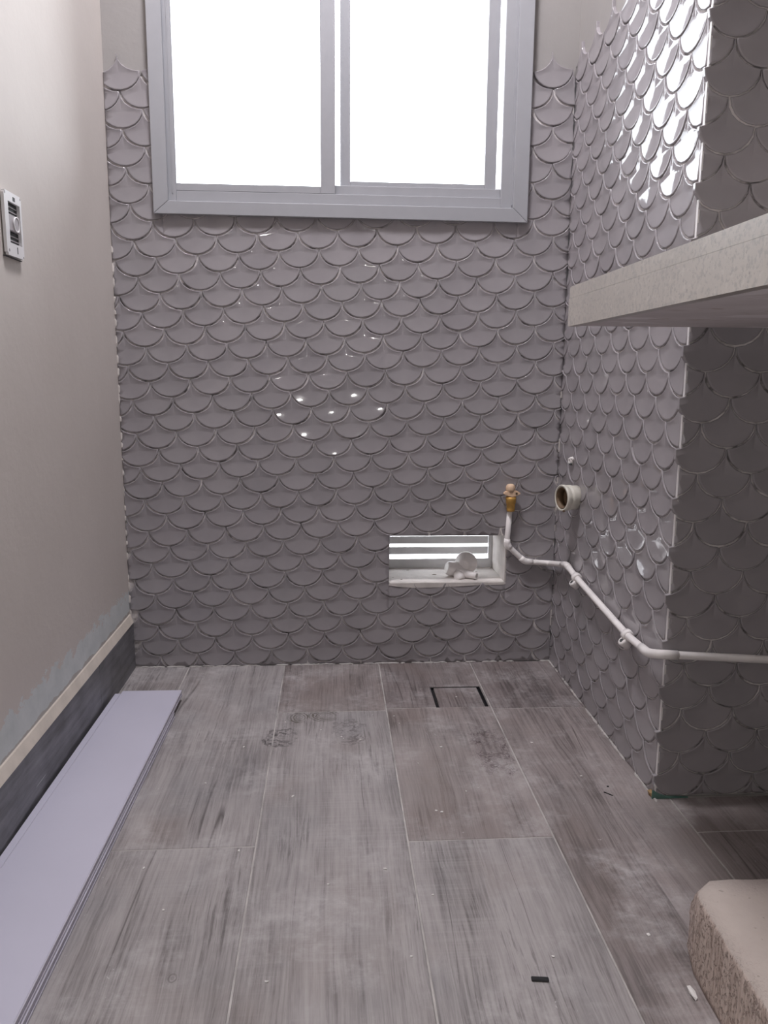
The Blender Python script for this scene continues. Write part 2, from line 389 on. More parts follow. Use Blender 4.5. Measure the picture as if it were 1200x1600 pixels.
# ------------------------------------------------------------------ setting: shell
XR, YD, ZC, YF, XE = 1.0, -0.6375, 2.45, -3.3, 1.62     # right wall face, return wall face, ceiling, wall behind, far side
XL = -0.008
VX0, VX1, VZ0, VZ1 = 0.6015, 0.882, 0.199, 0.3155      # vent opening
WX0, WX1, WZ0, WZ1 = 0.110, 0.876, 1.047, 1.80         # window opening in the wall
YB, YT = 0.0055, 0.165                                  # plaster face behind the tiles, wall outside
xs = [XL-0.1, WX0, VX0, VX1-0.0005, WX1+0.03, 1.12]
xs = sorted([XL-0.1, WX0, VX0, WX1, VX1, 1.12]); zs = [-0.02, VZ0, VZ1, WZ0, WZ1, ZC]
skip = set()
for i in range(5):
    xm = (xs[i]+xs[i+1])/2
    if WX0 < xm < WX1: skip.add((i, 3))
    if VX0 < xm < VX1: skip.add((i, 1))
wall_back = obj('wall_back', grid_solid(xs, zs, skip, YB, YT), PLAST, loc=(0, 0, 0), recenter=False); prop(wall_back, kind='structure')
wall_left = obj('wall_left', newbox(XL-0.1, XL, YF, YB, -0.02, ZC), LEFTP); prop(wall_left, kind='structure')
wall_right = obj('wall_right', newbox(XR+0.005, XR+0.12, YD+0.0055, YB, -0.02, ZC), PLAST, loc=None); prop(wall_right, kind='structure')
wall_return = obj('wall_return', newbox(XR+0.12, XE+0.1, YD+0.0055, YD+0.12, -0.02, ZC), PLAST); prop(wall_return, kind='structure')
wall_side = obj('wall_side', newbox(XE, XE+0.1, YF, YD+0.0055, -0.02, ZC), REAR); prop(wall_side, kind='structure')
wall_front = obj('wall_front', newbox(XL-0.1, XE+0.1, YF-0.1, YF, -0.02, ZC), REAR); prop(wall_front, kind='structure')
ceiling = obj('ceiling', newbox(XL-0.1, XE+0.1, YF-0.1, YT, ZC, ZC+0.08), CEIL); prop(ceiling, kind='structure')
floor = obj('floor', newbox(XL-0.1, XE+0.1, YF-0.1, YT, -0.06, -0.0062), FGROUT, loc=None); prop(floor, kind='structure')

fill = empty('added_fill', (FILL_POS.x, FILL_POS.y, ZC)); prop(fill, 'unseen round light added as lamp on the ceiling near the window wall', 'fill')  # added fixture that only carries the unseen fill light
b = bmesh.new(); lathe(b, [(0, 0.165), (0.03, 0.165), (0.036, 0.158), (0.034, 0.150), (0.006, 0.146), (0.004, 0.0)], (FILL_POS.x, FILL_POS.y, ZC), (0, 0, -1), 40); obj('housing', b, WHITE, fill)

# ------------------------------------------------------------------ scale tiles
HW, R = 0.0445, 0.0386
def scale_outline(g, nl=10, nu=4):
    pts = []
    a0 = math.asin(g/(R-g)) if g > 0 else 0
    for k in range(nl+1):
        th = -a0 - (math.pi-2*a0)*k/nl
        pts.append(((HW-g)*math.cos(th), R + (R-g)*math.sin(th)))
    th0 = math.acos(HW/(HW+g)); ths = math.acos(g/(HW+g))
    left = []
    for k in range(1, nu+1):
        th = -ths + (ths-th0-0.10)*k/nu
        left.append((-HW + (HW+g)*math.cos(th), 2*R + (R+g)*math.sin(th)))
    pts += left + [(0.0, 2*R-0.0018)]
    pts += [(-x, z) for x, z in left[::-1]]
    return pts
def scale_tile_bm():
    bm = bmesh.new(); GAP = 0.0013; TH = 0.0052
    O = scale_outline(GAP); I = scale_outline(GAP+0.0011)
    cxy = (0.0, R*0.93); sag = 0.0018; n = len(O)
    def ring(P, y): return [bm.verts.new((x, y, z)) for x, z in P]
    back = ring(O, TH-0.0003); top = ring(O, -0.0005); rim = ring(I, -0.0015)
    rings = [rim]
    for s in (0.94, 0.50):
        rings.append([bm.verts.new((x*s, -0.0015+sag*(1-s*s), cxy[1] + (z-cxy[1])*s)) for x, z in I])
    cen = bm.verts.new((0, sag-0.0015, cxy[1]))
    def band(A, B, sm):
        for k in range(n):
            f = bm.faces.new((A[k], A[(k+1) % n], B[(k+1) % n], B[k])); f.smooth = sm
    band(back, top, False); band(top, rim, True)
    for A, B in zip(rings, rings[1:]): band(A, B, True)
    for k in range(n):
        f = bm.faces.new((rings[-1][k], rings[-1][(k+1) % n], cen)); f.smooth = True
    bm.faces.new(back[::-1])
    bmesh.ops.recalc_face_normals(bm, faces=bm.faces[:])
    return bm
TILE_BM = scale_tile_bm()
_t = TILE_BM.copy(); TILE_ME = mesh_of('tile', _t, TILE)

def cut(bm, p, nrm):
    """keep the side the normal points away from; cap the cut"""
    g = bm.verts[:]+bm.edges[:]+bm.faces[:]
    r = bmesh.ops.bisect_plane(bm, geom=g, plane_co=p, plane_no=nrm, clear_outer=True)
    ed = [e for e in r['geom_cut'] if isinstance(e, bmesh.types.BMEdge)]
    if ed:
        try: bmesh.ops.edgeloop_fill(bm, edges=ed)
        except Exception: pass
def poly2(c, a, b):
    T = [(0, 0), (0, 1), (0, 2), (0, 3), (1, 0), (1, 1), (1, 2), (2, 0), (2, 1), (3, 0)] if len(c) == 10 else \
        ([(0, 0), (0, 1), (0, 2), (1, 0), (1, 1), (2, 0)] if len(c) == 6 else [(0, 0), (0, 1), (1, 0)])
    a, b = a/10, b/10
    return sum(k*a**i*b**j for k, (i, j) in zip(c, T))
def lay(wall, cu, cz, arange, brange, frame, umin, umax, zmin, holes=(), keep=None, umin_odd=None, far=lambda u, z: 0, rnd=None):
    """lay tiles on a wall. (u,z) in wall plane; frame: function (u,z)->world matrix placing local X=right, Z=up, -Y=out"""
    rnd = rnd or random.Random(3)
    N = lambda a, b: Vector((poly2(cu, a, b), poly2(cz, a, b)))
    made = []
    for b in range(*brange):
        for a in range(*arange):
            if (a+b) % 2: continue
            if keep and not keep(a, b): continue
            p0 = N(a, b); p1 = N(a, b-2); sl = N(a-1, b-1); sr = N(a+1, b-1)
            if p0[1] > 2.0 or p1[1] < zmin+0.004: continue
            if sr[0] < umin+0.006 or sl[0] > umax-0.006: continue
            upv = (p1-p0); rv = sr-sl
            ang = math.atan2(rv.y, rv.x); sx = rv.length/(2*HW); sz = upv.length/(2*R)
            um = umin_odd if (umin_odd is not None and a % 2 == 0) else umin
            lo_u, hi_u, lo_z, hi_z = sl[0], sr[0], p0[1], p1[1]
            lo_u = min(lo_u, p0[0]-HW); hi_u = max(hi_u, p0[0]+HW)
            inside = False; hit = []
            for h in holes:
                if lo_u > h[0] and hi_u < h[1] and lo_z > h[2] and hi_z < h[3]: inside = True
                elif hi_u > h[0] and lo_u < h[1] and hi_z > h[2] and lo_z < h[3]: hit.append(h)
            if inside: continue
            Rm = Matrix.Rotation(-ang, 4, 'Y') @ Matrix.Diagonal((sx, 1, sz, 1))
            jit = Matrix.Rotation(math.radians(rnd.gauss(0, 0.45)), 4, 'X') @ Matrix.Rotation(math.radians(rnd.gauss(0, 0.45)), 4, 'Z') @ Matrix.Rotation(math.radians(rnd.gauss(0, 0.5)), 4, 'Y')
            du, dz, dy = rnd.gauss(0, 0.0003), rnd.gauss(0, 0.0003), rnd.uniform(-0.0003, 0.0004)
            Lm = Matrix.Translation((p0[0]+du, dy, p0[1]+dz)) @ jit @ Rm      # wall-plane matrix (u, depth, z)
            clip = lo_u < um or hi_u > umax or lo_z < zmin or hit
            if not clip:
                Wm = frame @ Lm; loc = Wm.to_translation()*S
                o = bpy.data.objects.new('tile', TILE_ME); C.objects.link(o); o.parent = wall
                q, sc = Wm.to_quaternion(), Wm.to_scale()
                o.rotation_mode = 'QUATERNION'; o.rotation_quaternion = q; o.scale = sc
                o.location = loc - wpos(wall); made.append((o, HW*R*3))
            else:
                bm = TILE_BM.copy(); bmesh.ops.transform(bm, matrix=Lm, verts=bm.verts)
                if lo_u < um: cut(bm, (um, 0, 0), (-1, 0, 0))
                if hi_u > umax: cut(bm, (umax, 0, 0), (1, 0, 0))
                if lo_z < zmin: cut(bm, (0, 0, zmin), (0, 0, -1))
                for h in hit:
                    parts = []
                    for side in range(4):
                        q = bm.copy()
                        if side == 0: cut(q, (h[0], 0, 0), (1, 0, 0))
                        elif side == 1: cut(q, (h[1], 0, 0), (-1, 0, 0))
                        else:
                            cut(q, (h[0], 0, 0), (-1, 0, 0)); 
                            if len(q.faces): cut(q, (h[1], 0, 0), (1, 0, 0))
                            if len(q.faces): cut(q, (0, 0, h[2]) if side == 2 else (0, 0, h[3]), (0, 0, 1) if side == 2 else (0, 0, -1))
                        if len(q.faces): parts.append(q)
                        else: q.free()
                    bm.free(); bm = bmesh.new()
                    for q in parts: join(bm, q)
                if not len(bm.faces): bm.free(); continue
                area = sum(f.calc_area() for f in bm.faces)/2
                if area < 0.00003: bm.free(); continue
                bmesh.ops.transform(bm, matrix=frame, verts=bm.verts)
                made.append((bm, area))
    made.sort(key=lambda t: -t[1])
    rest = bmesh.new(); n = 0
    for o, ar in made:
        if isinstance(o, bpy.types.Object): n += 1; continue
        if n < 298 and ar > 0.00035: obj('tile', o, TILE, wall); n += 1
        else: join(rest, o)
    # whole tiles come first in the sort, so n never passes the limit by much
    if len(rest.faces): prop(obj('tile_slivers', rest, TILE, wall), kind='stuff')
    else: rest.free()
    return n

FB = Matrix.Identity(4)
cxB = [0.04073, 0.02319, 0.00694, -0.00242, 0.44541, -0.00157, -0.00089, -0.00582, -0.00045, 0.00128]
czB = [0.97271, -0.37634, -0.0005, 0.00018, 0.03623, -0.00491, -0.00041, -0.0103, 0.00058, 0.00366]
holesB = [(WX0-0.006, WX1+0.006, WZ0-0.006, 9.0), (VX0, VX1, VZ0, VZ1)]
nb = lay(wall_back, cxB, czB, (-2, 26), (-8, 29), FB, XL+0.001, XR-0.0004, 0.001, holesB,
         keep=lambda a, b: b >= (-7 if a >= 10 else -8))
# right wall: u runs towards the viewer (-y)
FRT = Matrix(((0, 1, 0, XR), (-1, 0, 0, 0), (0, 0, 1, 0), (0, 0, 0, 1)))
cuR = [0.0355, -7e-05, 0.45451]; czR = [1.31223, -0.38736, 0.00359]
nr = lay(wall_right, cuR, czR, (-2, 18), (0, 37), FRT, 0.0004, -YD-0.0062, 0.001)
FRE = Matrix(((1, 0, 0, 0), (0, 1, 0, YD), (0, 0, 1, 0), (0, 0, 0, 1)))
cxD = [1.03637, -0.0093, 0.00297, 0.42633]; czD = [1.15924, -0.38539, 0.0, 0.0065]
cxD = [1.03637, -0.0093, 0.00297, 0.4300, 0.0, 0.0]; czD = [1.15924, -0.38539, 0.00007, 0.0, 0.0, 0.0]
nd = lay(wall_return, cxD, czD, (-2, 16), (-4, 32), FRE, 1.0002, XE-0.001, 0.006, umin_odd=0.9922)
print('tiles', nb, nr, nd)

# grout beds (a film of grout between the tiles, 2 mm below their faces)
bedx = [XL+0.0005, WX0+0.0, VX0, WX1, VX1, XR+0.004]; bz = [0.0, VZ0, VZ1, WZ0, 1.303]
sk = set()
for i in range(5):
    xm = (bedx[i]+bedx[i+1])/2
    if WX0 < xm < WX1: sk.add((i, 3))
    if VX0 < xm < VX1: sk.add((i, 1))
obj('grout_bed', grid_solid(bedx, bz, sk, 0.0013, YB-0.0002), GROUT, wall_back)
obj('grout_bed', newbox(XR+0.0013, XR+0.0049, YD+0.007, 0.002, 0.0, 1.312), GROUT, wall_right)
obj('grout_bed', newbox(XR+0.0005, XE, YD+0.0013, YD+0.0054, 0.004, 1.255), GROUT, wall_return)
obj('corner_trim', newbox(XR-0.0002, XR+0.0022, YD-0.0001, YD+0.0060, 0.012, 1.30), TWHITE, wall_right)
# fillets of old grout over the vent, where scale tips are broken off
for xx, h in ((0.695, 0.010), (0.777, 0.012), (0.868, 0.020)):
    b = bmesh.new(); prism(b, [(xx-0.007, VZ1), (xx+0.007, VZ1), (xx+0.002, VZ1+h), (xx-0.002, VZ1+h)], 1, -0.0006, 0.004); obj('grout_patch', b, MORTAR, wall_back)
# dark, partly open joint in the corner of back and right wall
for z0, z1 in ((0.01, 0.08), (0.15, 0.235), (0.262, 0.305), (0.40, 0.43), (0.47, 0.50), (0.57, 0.62), (0.90, 1.02), (1.10, 1.33)):
    obj('corner_gap', newbox(XR-0.0012, XR+0.001, -0.0008, 0.0014, z0, z1), DARK, wall_back)
for z0, z1 in ((0.09, 0.13), (0.325, 0.34), (0.375, 0.395), (0.44, 0.455), (0.515, 0.545), (0.64, 0.655)):
    obj('corner_grout', newbox(XR-0.0022, XR+0.001, -0.0016, 0.0014, z0, z1, bev=0.0004), MORTAR, wall_back)
# mortar left in the vertical corner of left wall and tiles
b = bmesh.new(); rr = random.Random(5)
for k in range(26):
    z = 0.13 + k*0.033 + rr.uniform(-0.01, 0.01); lump(b, (XL+0.001, -0.0005, z), 0.003, 0.0015, 0.006+rr.random()*0.008, k)
prop(obj('corner_mortar', b, MORTAR, wall_left), kind='stuff')

# ------------------------------------------------------------------ floor planks
PX = [-0.0985, 0.1262, 0.3522, 0.5786, 0.8010, 1.0245, 1.248, 1.4715, 1.695]
L = 0.93; G = 0.0013
def plank(x0, x1, y0, y1, z=0.0, m=None):
    x0 = max(x0, XL+0.0); x1 = min(x1, XE)
    if x1-x0 < 0.004: return
    b = newbox(x0+G, x1-G, y0+G, y1-G, -0.006, z); bmesh.ops.bevel(b, geom=[e for e in b.edges if all(v.co.z > z-1e-5 for v in e.verts)], offset=0.0007, segments=1, affect='EDGES')
    obj('plank', b, m or PLANK, floor)
TX0, TX1, TY0, TY1 = 0.6862, 0.7945, -0.2602, -0.1545     # outline of the drain cover
for c in range(8):
    x0, x1 = PX[c], PX[c+1]
    first = -0.7355 if c in (1, 3, 5, 7) else -0.271
    ytop = 0.0 if x0 < 0.9 else (0.0 if x0 < 1.0 else YD+0.001)
    y = first
    if c == 3:                                             # cut round the drain cover
        b = bmesh.new()
        box(b, x0+G, TX0-0.002, TY0+G, -0.001, -0.006, 0); box(b, TX0-0.002, TX1+0.002, TY1+0.002, -0.001, -0.006, 0); box(b, TX1+0.002, x1-G, TY0+G, -0.001, -0.006, 0)
        obj('plank', b, PLANKD, floor); plank(x0, x1, first, TY0-0.0005, m=PLANKM)
    elif c == 4:
        plank(x0, x1, -0.272, 0.0 - 0.001, m=PLANKD)
    else:
        if first < ytop: plank(x0, x1, first, ytop - (0.001 if ytop == 0 else 0), m=PLANKM if c == 2 else (PLANKD if c > 4 else PLANK))
        elif c > 4: pass
    if c == 4: y = -0.272
    # right wall footprint hides what lies beyond it
    while y > YF+0.02:
        y2 = max(y-L, YF); plank(x0, x1, y2, y, m=PLANKD if c > 4 else (PLANKM if c == 4 else None)); y = y2
b = bmesh.new(); rr = random.Random(9)                      # smeared grout where floor meets tiles
for k in range(70):
    x = rr.uniform(0.0, 0.998); lump(b, (x, -0.002, 0.0005), 0.006+rr.random()*0.012, 0.003, 0.0022, k)
for k in range(45):
    y = -rr.uniform(0.0, 0.64); lump(b, (0.998, y, 0.0005), 0.003, 0.006+rr.random()*0.012, 0.002, 100+k)
prop(obj('grout_smears', b, FGROUT, floor), kind='stuff')

_g = bmesh.new()
box(_g, XL, TX0-0.002, YF, -0.0005, -0.0061, -0.0009); box(_g, TX1+0.002, XE, YF, -0.0005, -0.0061, -0.0009)
box(_g, TX0-0.002, TX1+0.002, YF, TY0, -0.0061, -0.0009); box(_g, TX0-0.002, TX1+0.002, TY1+0.002, -0.0005, -0.0061, -0.0009)
obj('grout_bed', _g, FGROUT, floor)
# drain cover
dc = empty('drain_cover', ((TX0+TX1)/2, (TY0+TY1)/2, 0)); prop(dc, 'square tile-filled floor drain cover with black slots, near the tiled wall', 'drain cover')
b = bmesh.new()
box(b, TX0-0.0015, TX0, TY0, TY1, -0.006, -0.001); box(b, TX1, TX1+0.0015, TY0, TY1, -0.006, -0.001)
box(b, TX0-0.0015, TX1+0.0015, TY1, TY1+0.0015, -0.006, -0.001); box(b, TX0-0.0015, TX1+0.0015, TY0, TY1, -0.0085, -0.0055)
obj('frame', b, BLACK, dc)
obj('tile_insert', newbox(TX0+0.0058, TX1-0.0058, TY0+0.0005, TY1-0.0024, -0.0054, -0.0006, bev=0.0004), PLANKD, dc)

# ------------------------------------------------------------------ baseboard
bb = bmesh.new(); prism(bb, [(XL, 0.112), (0.0, 0.112), (-0.0005, 0.1135), (-0.0062, 0.131), (XL, 0.133)], 1, YF, -0.001)
base = obj('baseboard_left', bb, CREAM); prop(base, kind='structure')
for y0, y1 in ((-0.2745, -0.001), (-1.204, -0.276), (-2.134, -1.2055), (-3.06, -2.1355)):
    obj('skirting_tile', newbox(XL, 0.0, y0, y1, 0.0, 0.1118, bev=0.0005), SKIRT, base)

# ------------------------------------------------------------------ window
def bar(x0, x1, y0, y1, z0, z1, bev=0.0012): return newbox(x0, x1, y0, y1, z0, z1, bev=bev)
fr = bmesh.new()
FX0, FX1, FZ0, FZ1 = 0.1186, 0.8684, 1.0545, 1.80
box(fr, FX0-0.006, 0.1345, -0.001, 0.060, FZ0-0.005, FZ1, bev=0.0008)
box(fr, 0.1262, 0.1285, -0.0022, 0.004, 1.072, FZ1)          # groove lips
box(fr, 0.8425, FX1+0.006, -0.001, 0.060, FZ0-0.005, FZ1, bev=0.0008)
box(fr, 0.8655, 0.8684, -0.0035, 0.004, 1.062, FZ1)
box(fr, 0.1345, 0.8425, 0.0005, 0.060, FZ0-0.005, 1.0775, bev=0.0006)
box(fr, 0.4770, 0.8425, 0.0125, 0.023, 1.0775, 1.0985, bev=0.0006)
box(fr, 0.1345, 0.8425, 0.0, 0.060, FZ1-0.022, FZ1, bev=0.0006)
window = obj('window_1', fr, WHITE); prop(window, kind='structure')
OX0, OX1, OZ0, OZ1, YP = 0.0873, 0.9012, 1.0247, 1.838, -0.012
def casing(pts): 
    b = bmesh.new(); prism(b, pts, 1, YP, -0.0011); 
    bmesh.ops.bevel(b, geom=[e for e in b.edges if all(v.co.y < YP+1e-5 for v in e.verts)], offset=0.0009, segments=1, affect='EDGES')
    obj('casing', b, WHITE, window)
IX0, IX1, IZ0, IZ1 = FX0, FX1, FZ0, FZ1
e = 0.0002
ZT = 0.0135                                                  # the window hangs a little out of level
casing([(OX0, OZ0+0.003), (IX0, IZ0), (IX0, IZ1), (OX0, OZ1)])
casing([(OX1, OZ0), (OX1, OZ1), (IX1, IZ1), (IX1, IZ0)])
casing([(OX0+e, OZ0+0.003-e), (OX1-e, OZ0-e), (IX1-e, IZ0-e), (IX0+e, IZ0-e)])
casing([(OX0+e, OZ1), (IX0+e, IZ1), (IX1-e, IZ1), (OX1-e, OZ1)])
def sash(x0, x1, z0, z1, y0, y1, sl, sr, rb, rtop, name):
    b = bmesh.new()
    box(b, x0, x0+sl, y0, y1, z0, z1, bev=0.001); box(b, x1-sr, x1, y0, y1, z0, z1, bev=0.001)
    box(b, x0+sl, x1-sr, y0, y1, z0, z0+rb, bev=0.001); box(b, x0+sl, x1-sr, y0, y1, z1-rtop, z1, bev=0.001)
    o = obj(name, b, WHITE, window)
    obj('pane', newbox(x0+sl-0.003, x1-sr+0.003, (y0+y1)/2, (y0+y1)/2+0.002, z0+rb-0.003, z1-rtop+0.003), GLASS, o)
    return o
sash(0.1348, 0.4770, 1.0778, FZ1-0.024, 0.001, 0.019, 0.0003+0.0, 0.0322, 0.0156, 0.02, 'sash')
sash(0.4878, 0.8352, 1.0990, FZ1-0.024, 0.0235, 0.041, 0.0222, 0.026, 0.0115, 0.02, 'sash')

# ------------------------------------------------------------------ vent with louvres
vent = obj('window_2', grid_solid([VX0+0.0005, VX0+0.012, VX1-0.0125, VX1-0.0005], [VZ0+0.0005, VZ0+0.026, VZ1-0.010, VZ1-0.0005], {(1, 1)}, 0.146, 0.162), ALU)
prop(vent, kind='structure')
def slat(z0, z1):
    b = bmesh.new(); prism(b, [(0.148, z0), (0.1495, z0-0.0006), (0.1562, z1-0.001), (0.1562, z1), (0.1546, z1), (0.1495, z0+0.003)], 0, VX0+0.012, VX1-0.013); obj('slat', b, ALU, vent)
for z0, z1 in ((0.2362, 0.2556), (0.2636, 0.2836)):
    b = bmesh.new(); box(b, VX0+0.012, VX1-0.013, 0.150, 0.1520, z0, z1-0.0015, bev=0.0004); box(b, VX0+0.012, VX1-0.013, 0.1485, 0.1530, z1-0.0022, z1, bev=0.0004); obj('slat', b, ALU, vent)
b = bmesh.new(); box(b, VX0+0.012, VX1-0.013, 0.150, 0.1520, 0.2940, VZ1-0.011, bev=0.0004); obj('slat', b, ALU, vent)
# rough mortar lip on the sill and jamb
b = bmesh.new()
prism(b, [(VX0-0.001, VZ0-0.0035), (VX0+0.02, VZ0-0.007), (VX0+0.06, VZ0-0.0105), (VX0+0.13, VZ0-0.0095), (VX0+0.20, VZ0-0.006), (VX1-0.002, VZ0-0.0045), (VX1+0.0015, VZ0-0.003), (VX1+0.0015, VZ0+0.0015), (VX0+0.002, VZ0+0.0015)], 1, -0.0012, 0.005)
obj('sill_mortar', b, MORTAR, wall_back)
b = newbox(VX0+0.0004, VX1-0.0004, 0.0045, 0.146, VZ0-0.0005, VZ0+0.0022)
obj('sill_bed', b, MORTAR, wall_back)
obj('jamb_mortar', newbox(VX1-0.0025, VX1+0.0018, -0.0012, 0.146, VZ0+0.0022, VZ1+0.002, bev=0.0008), MORTAR, wall_back)
# dirt on the sill
for k, (x, y, s_) in enumerate(((0.634, 0.03, 0.003), (0.615, 0.05, 0.002), (0.720, 0.075, 0.006), (0.658, 0.12, 0.004), (0.812, 0.02, 0.003), (0.83, 0.10, 0.0035))):
    prop(obj('grit', lump(bmesh.new(), (x, y, VZ0+0.0022), s_, s_*0.5, s_*0.25, k), BROWN), 'small dark crumb of dirt on the mortar sill of the low opening', 'debris', 'dirt crumbs on the vent sill')

# white plastic valve body lying on the sill
vf = empty('plastic_fitting', (0.775, 0.06, VZ0+0.002)); prop(vf, 'white plastic funnel shaped pipe fitting lying on the sill of the low louvred opening', 'pipe fitting')
b = bmesh.new(); lathe(b, [(0, 0.0135), (0.004, 0.0165), (0.016, 0.0185), (0.030, 0.020), (0.045, 0.0175), (0.050, 0.012)], (0.7475, 0.058, 0.2225), (0.86, 0.15, -0.20)); obj('body', b, PVC, vf)
b = bmesh.new(); lathe(b, [(-0.020, 0.010), (-0.015, 0.018), (-0.008, 0.0245), (0.0, 0.0275), (0.006, 0.0275), (0.010, 0.0245), (0.018, 0.017), (0.026, 0.012)], (0.800, 0.072, 0.2330), (-0.30, -0.72, -0.10)); obj('flange', b, PVC, vf)
b = bmesh.new(); lathe(b, [(0.0, 0.0125), (0.010, 0.0115), (0.040, 0.0085), (0.052, 0.0078), (0.0525, 0.0055), (0.046, 0.005), (0.046, 0.0001)], (0.775, 0.052, 0.2145), (0.82, -0.62, -0.08)); obj('nozzle', b, PVC, vf)
b = bmesh.new(); lathe(b, [(0.0, 0.010), (0.008, 0.013), (0.018, 0.0135), (0.024, 0.010)], (0.772, 0.045, 0.2135), (0.2, -0.35, -0.30)); obj('collar', b, PVC, vf)
b = bmesh.new(); lathe(b, [(0.0455, 0.0001), (0.0464, 0.0049)], (0.775, 0.052, 0.2145), (0.82, -0.62, -0.08)); obj('bore', b, DARK, vf)

# ------------------------------------------------------------------ water pipe
PR = 0.0065
path = [(0.8868, -0.0085, 0.392), (0.8812, -0.0085, 0.2940), (0.9257, -0.0085, 0.2530), (0.9880, -0.0090, 0.2482), (0.9885, -0.137, 0.2755), (0.9885, -0.205, 0.2655),
        (0.9885, -0.5056, 0.2372), (0.9800, -0.617, 0.2452), (0.9850, -0.6470, 0.2545), (1.164, -0.6470, 0.2425), (XE-0.004, -0.6470, 0.215)]
pipe = empty('water_pipe', (0.9257, -0.0085, 0.253)); prop(pipe, 'long white plastic water pipe bending along the tiled walls', 'pipe')
obj('tube', tube(bmesh.new(), fillet(path, 0.018), PR), PVC, pipe)
P = [Vector(p) for p in path]
def collar(i, a, b_, r=PR+0.0011):
    pa = P[i] + (P[i-1]-P[i]).normalized()*a; pb = P[i] + (P[i+1]-P[i]).normalized()*b_
    obj('elbow', tube(bmesh.new(), fillet([pa, P[i], pb], min(a, b_)*0.8), r), PVC, pipe)
collar(1, 0.014, 0.012); collar(2, 0.014, 0.020); 
pa = P[7] + (P[6]-P[7]).normalized()*0.035; pb = P[8] + (P[9]-P[8]).normalized()*0.030
obj('elbow', tube(bmesh.new(), fillet([pa, P[7], P[8], pb], 0.014), PR+0.0011), PVC, pipe)
pa = P[4] + (P[3]-P[4]).normalized()*0.03; pb = P[4] + (P[5]-P[4]).normalized()*0.018
obj('elbow', tube(bmesh.new(), fillet([pa, P[4], pb], 0.016), PR+0.001), PVC, pipe)
# brass tap elbow on its upper end
b = bmesh.new(); lathe(b, [(0.0, 0.0092), (0.004, 0.0098), (0.018, 0.0102), (0.0185, 0.0112), (0.030, 0.0125), (0.034, 0.012)], (0.8868, -0.0125, 0.376), (-0.01, 0, 1), 16); obj('brass_socket', b, BRASS, pipe)
b = bmesh.new(); prism(b, [(0.8872+0.0195*math.cos(t)*abs(math.cos(t))**0.15, 0.4190+(0.0062+0.0028*(1-abs(math.cos(t))))*math.sin(t)) for t in [2*math.pi*k/24 for k in range(24)]], 1, -0.022, -0.009)
bmesh.ops.bevel(b, geom=[e for e in b.edges if abs(e.verts[0].co.y-e.verts[1].co.y) < 1e-6], offset=0.0015, segments=2, affect='EDGES'); obj('ear_plate', b, BRASSP, pipe)
b = bmesh.new(); lathe(b, [(0, 0.0105), (0.006, 0.0112), (0.011, 0.0108), (0.0145, 0.0095), (0.0175, 0.007), (0.0185, 0.002)], (0.8848, -0.013, 0.4225), (-0.06, -0.02, 1), 14); obj('dome', b, BRASSP, pipe)
for dx in (0.0105,):
    b = bmesh.new(); lathe(b, [(0, 0.0026), (0.0008, 0.0026)], (0.8868+dx, -0.0228, 0.4192), (0, 1, 0), 12); obj('screw_hole', b, BROWN, pipe)

def clamp(p, d, label):
    p = Vector(p); d = Vector(d).normalized()
    r = empty('pipe_clamp', (XR, p.y, p.z)); prop(r, label, 'pipe clamp', 'pipe clamps on the side wall')
    b = bmesh.new(); tube(b, [p-d*0.0065, p-d*0.0064, p+d*0.0064, p+d*0.0065], [PR+0.001, PR+0.0042, PR+0.0042, PR+0.001], 18)
    obj('band', b, PVC, r)
    lathe_bm = bmesh.new(); c = p + Vector((-0.005, -0.001, -0.0145))
    lathe(lathe_bm, [(0.0, 0.0038), (0.0002, 0.0076), (0.003, 0.0082), (0.018, 0.0072), (0.0185, 0.003)], c + Vector((-0.006, 0, 0.006)), (0.75, 0.1, -0.62), 18)
    obj('screw_boss', lathe_bm, PVC, r)
    b = bmesh.new(); lathe(b, [(-0.0006, 0.0036), (0.0003, 0.0036)], c + Vector((-0.006, 0, 0.006)), (0.75, 0.1, -0.62), 14); obj('screw_hole', b, DARK, r)
dr = (P[6]-P[5])
clamp(P[5] + dr.normalized()*0.006, dr, 'white pipe clamp nearest the corner of the tiled walls')
clamp(P[6], P[6]-P[5], 'white pipe clamp with open screw hole, nearest the outer tiled corner')

# ------------------------------------------------------------------ drain stub on the side wall
stub = empty('drain_stub', (XR, -0.148, 0.428)); prop(stub, 'short yellowed plastic waste pipe stub with raised rim sticking out of the side wall', 'pipe')
ax = Vector((-0.97, -0.25, 0)).normalized(); o0 = Vector((XR-0.002, -0.154, 0.4305))
b = bmesh.new(); lathe(b, [(0.0, 0.0262), (0.012, 0.0262), (0.018, 0.0275), (0.023, 0.0275), (0.024, 0.0262), (0.027, 0.0265), (0.031, 0.0285), (0.037, 0.0290), (0.0385, 0.0275), (0.038, 0.0245), (0.030, 0.0225), (0.010, 0.022)], o0, ax, 32); obj('socket', b, PVCOLD, stub)
b = bmesh.new(); lathe(b, [(0.0, 0.0215), (0.019, 0.0215), (0.020, 0.0210)], o0, ax, 32); obj('plug', b, BROWN, stub)
b = bmesh.new(); lathe(b, [(0.0180, 0.0217), (0.0375, 0.0232), (0.0375, 0.0222), (0.0180, 0.0208)], o0, ax, 32, close=True); obj('lining', b, BROWN, stub)
obj('chip', lump(bmesh.new(), (XR-0.036, -0.176, 0.404), 0.003, 0.003, 0.003, 3), BROWN, stub)

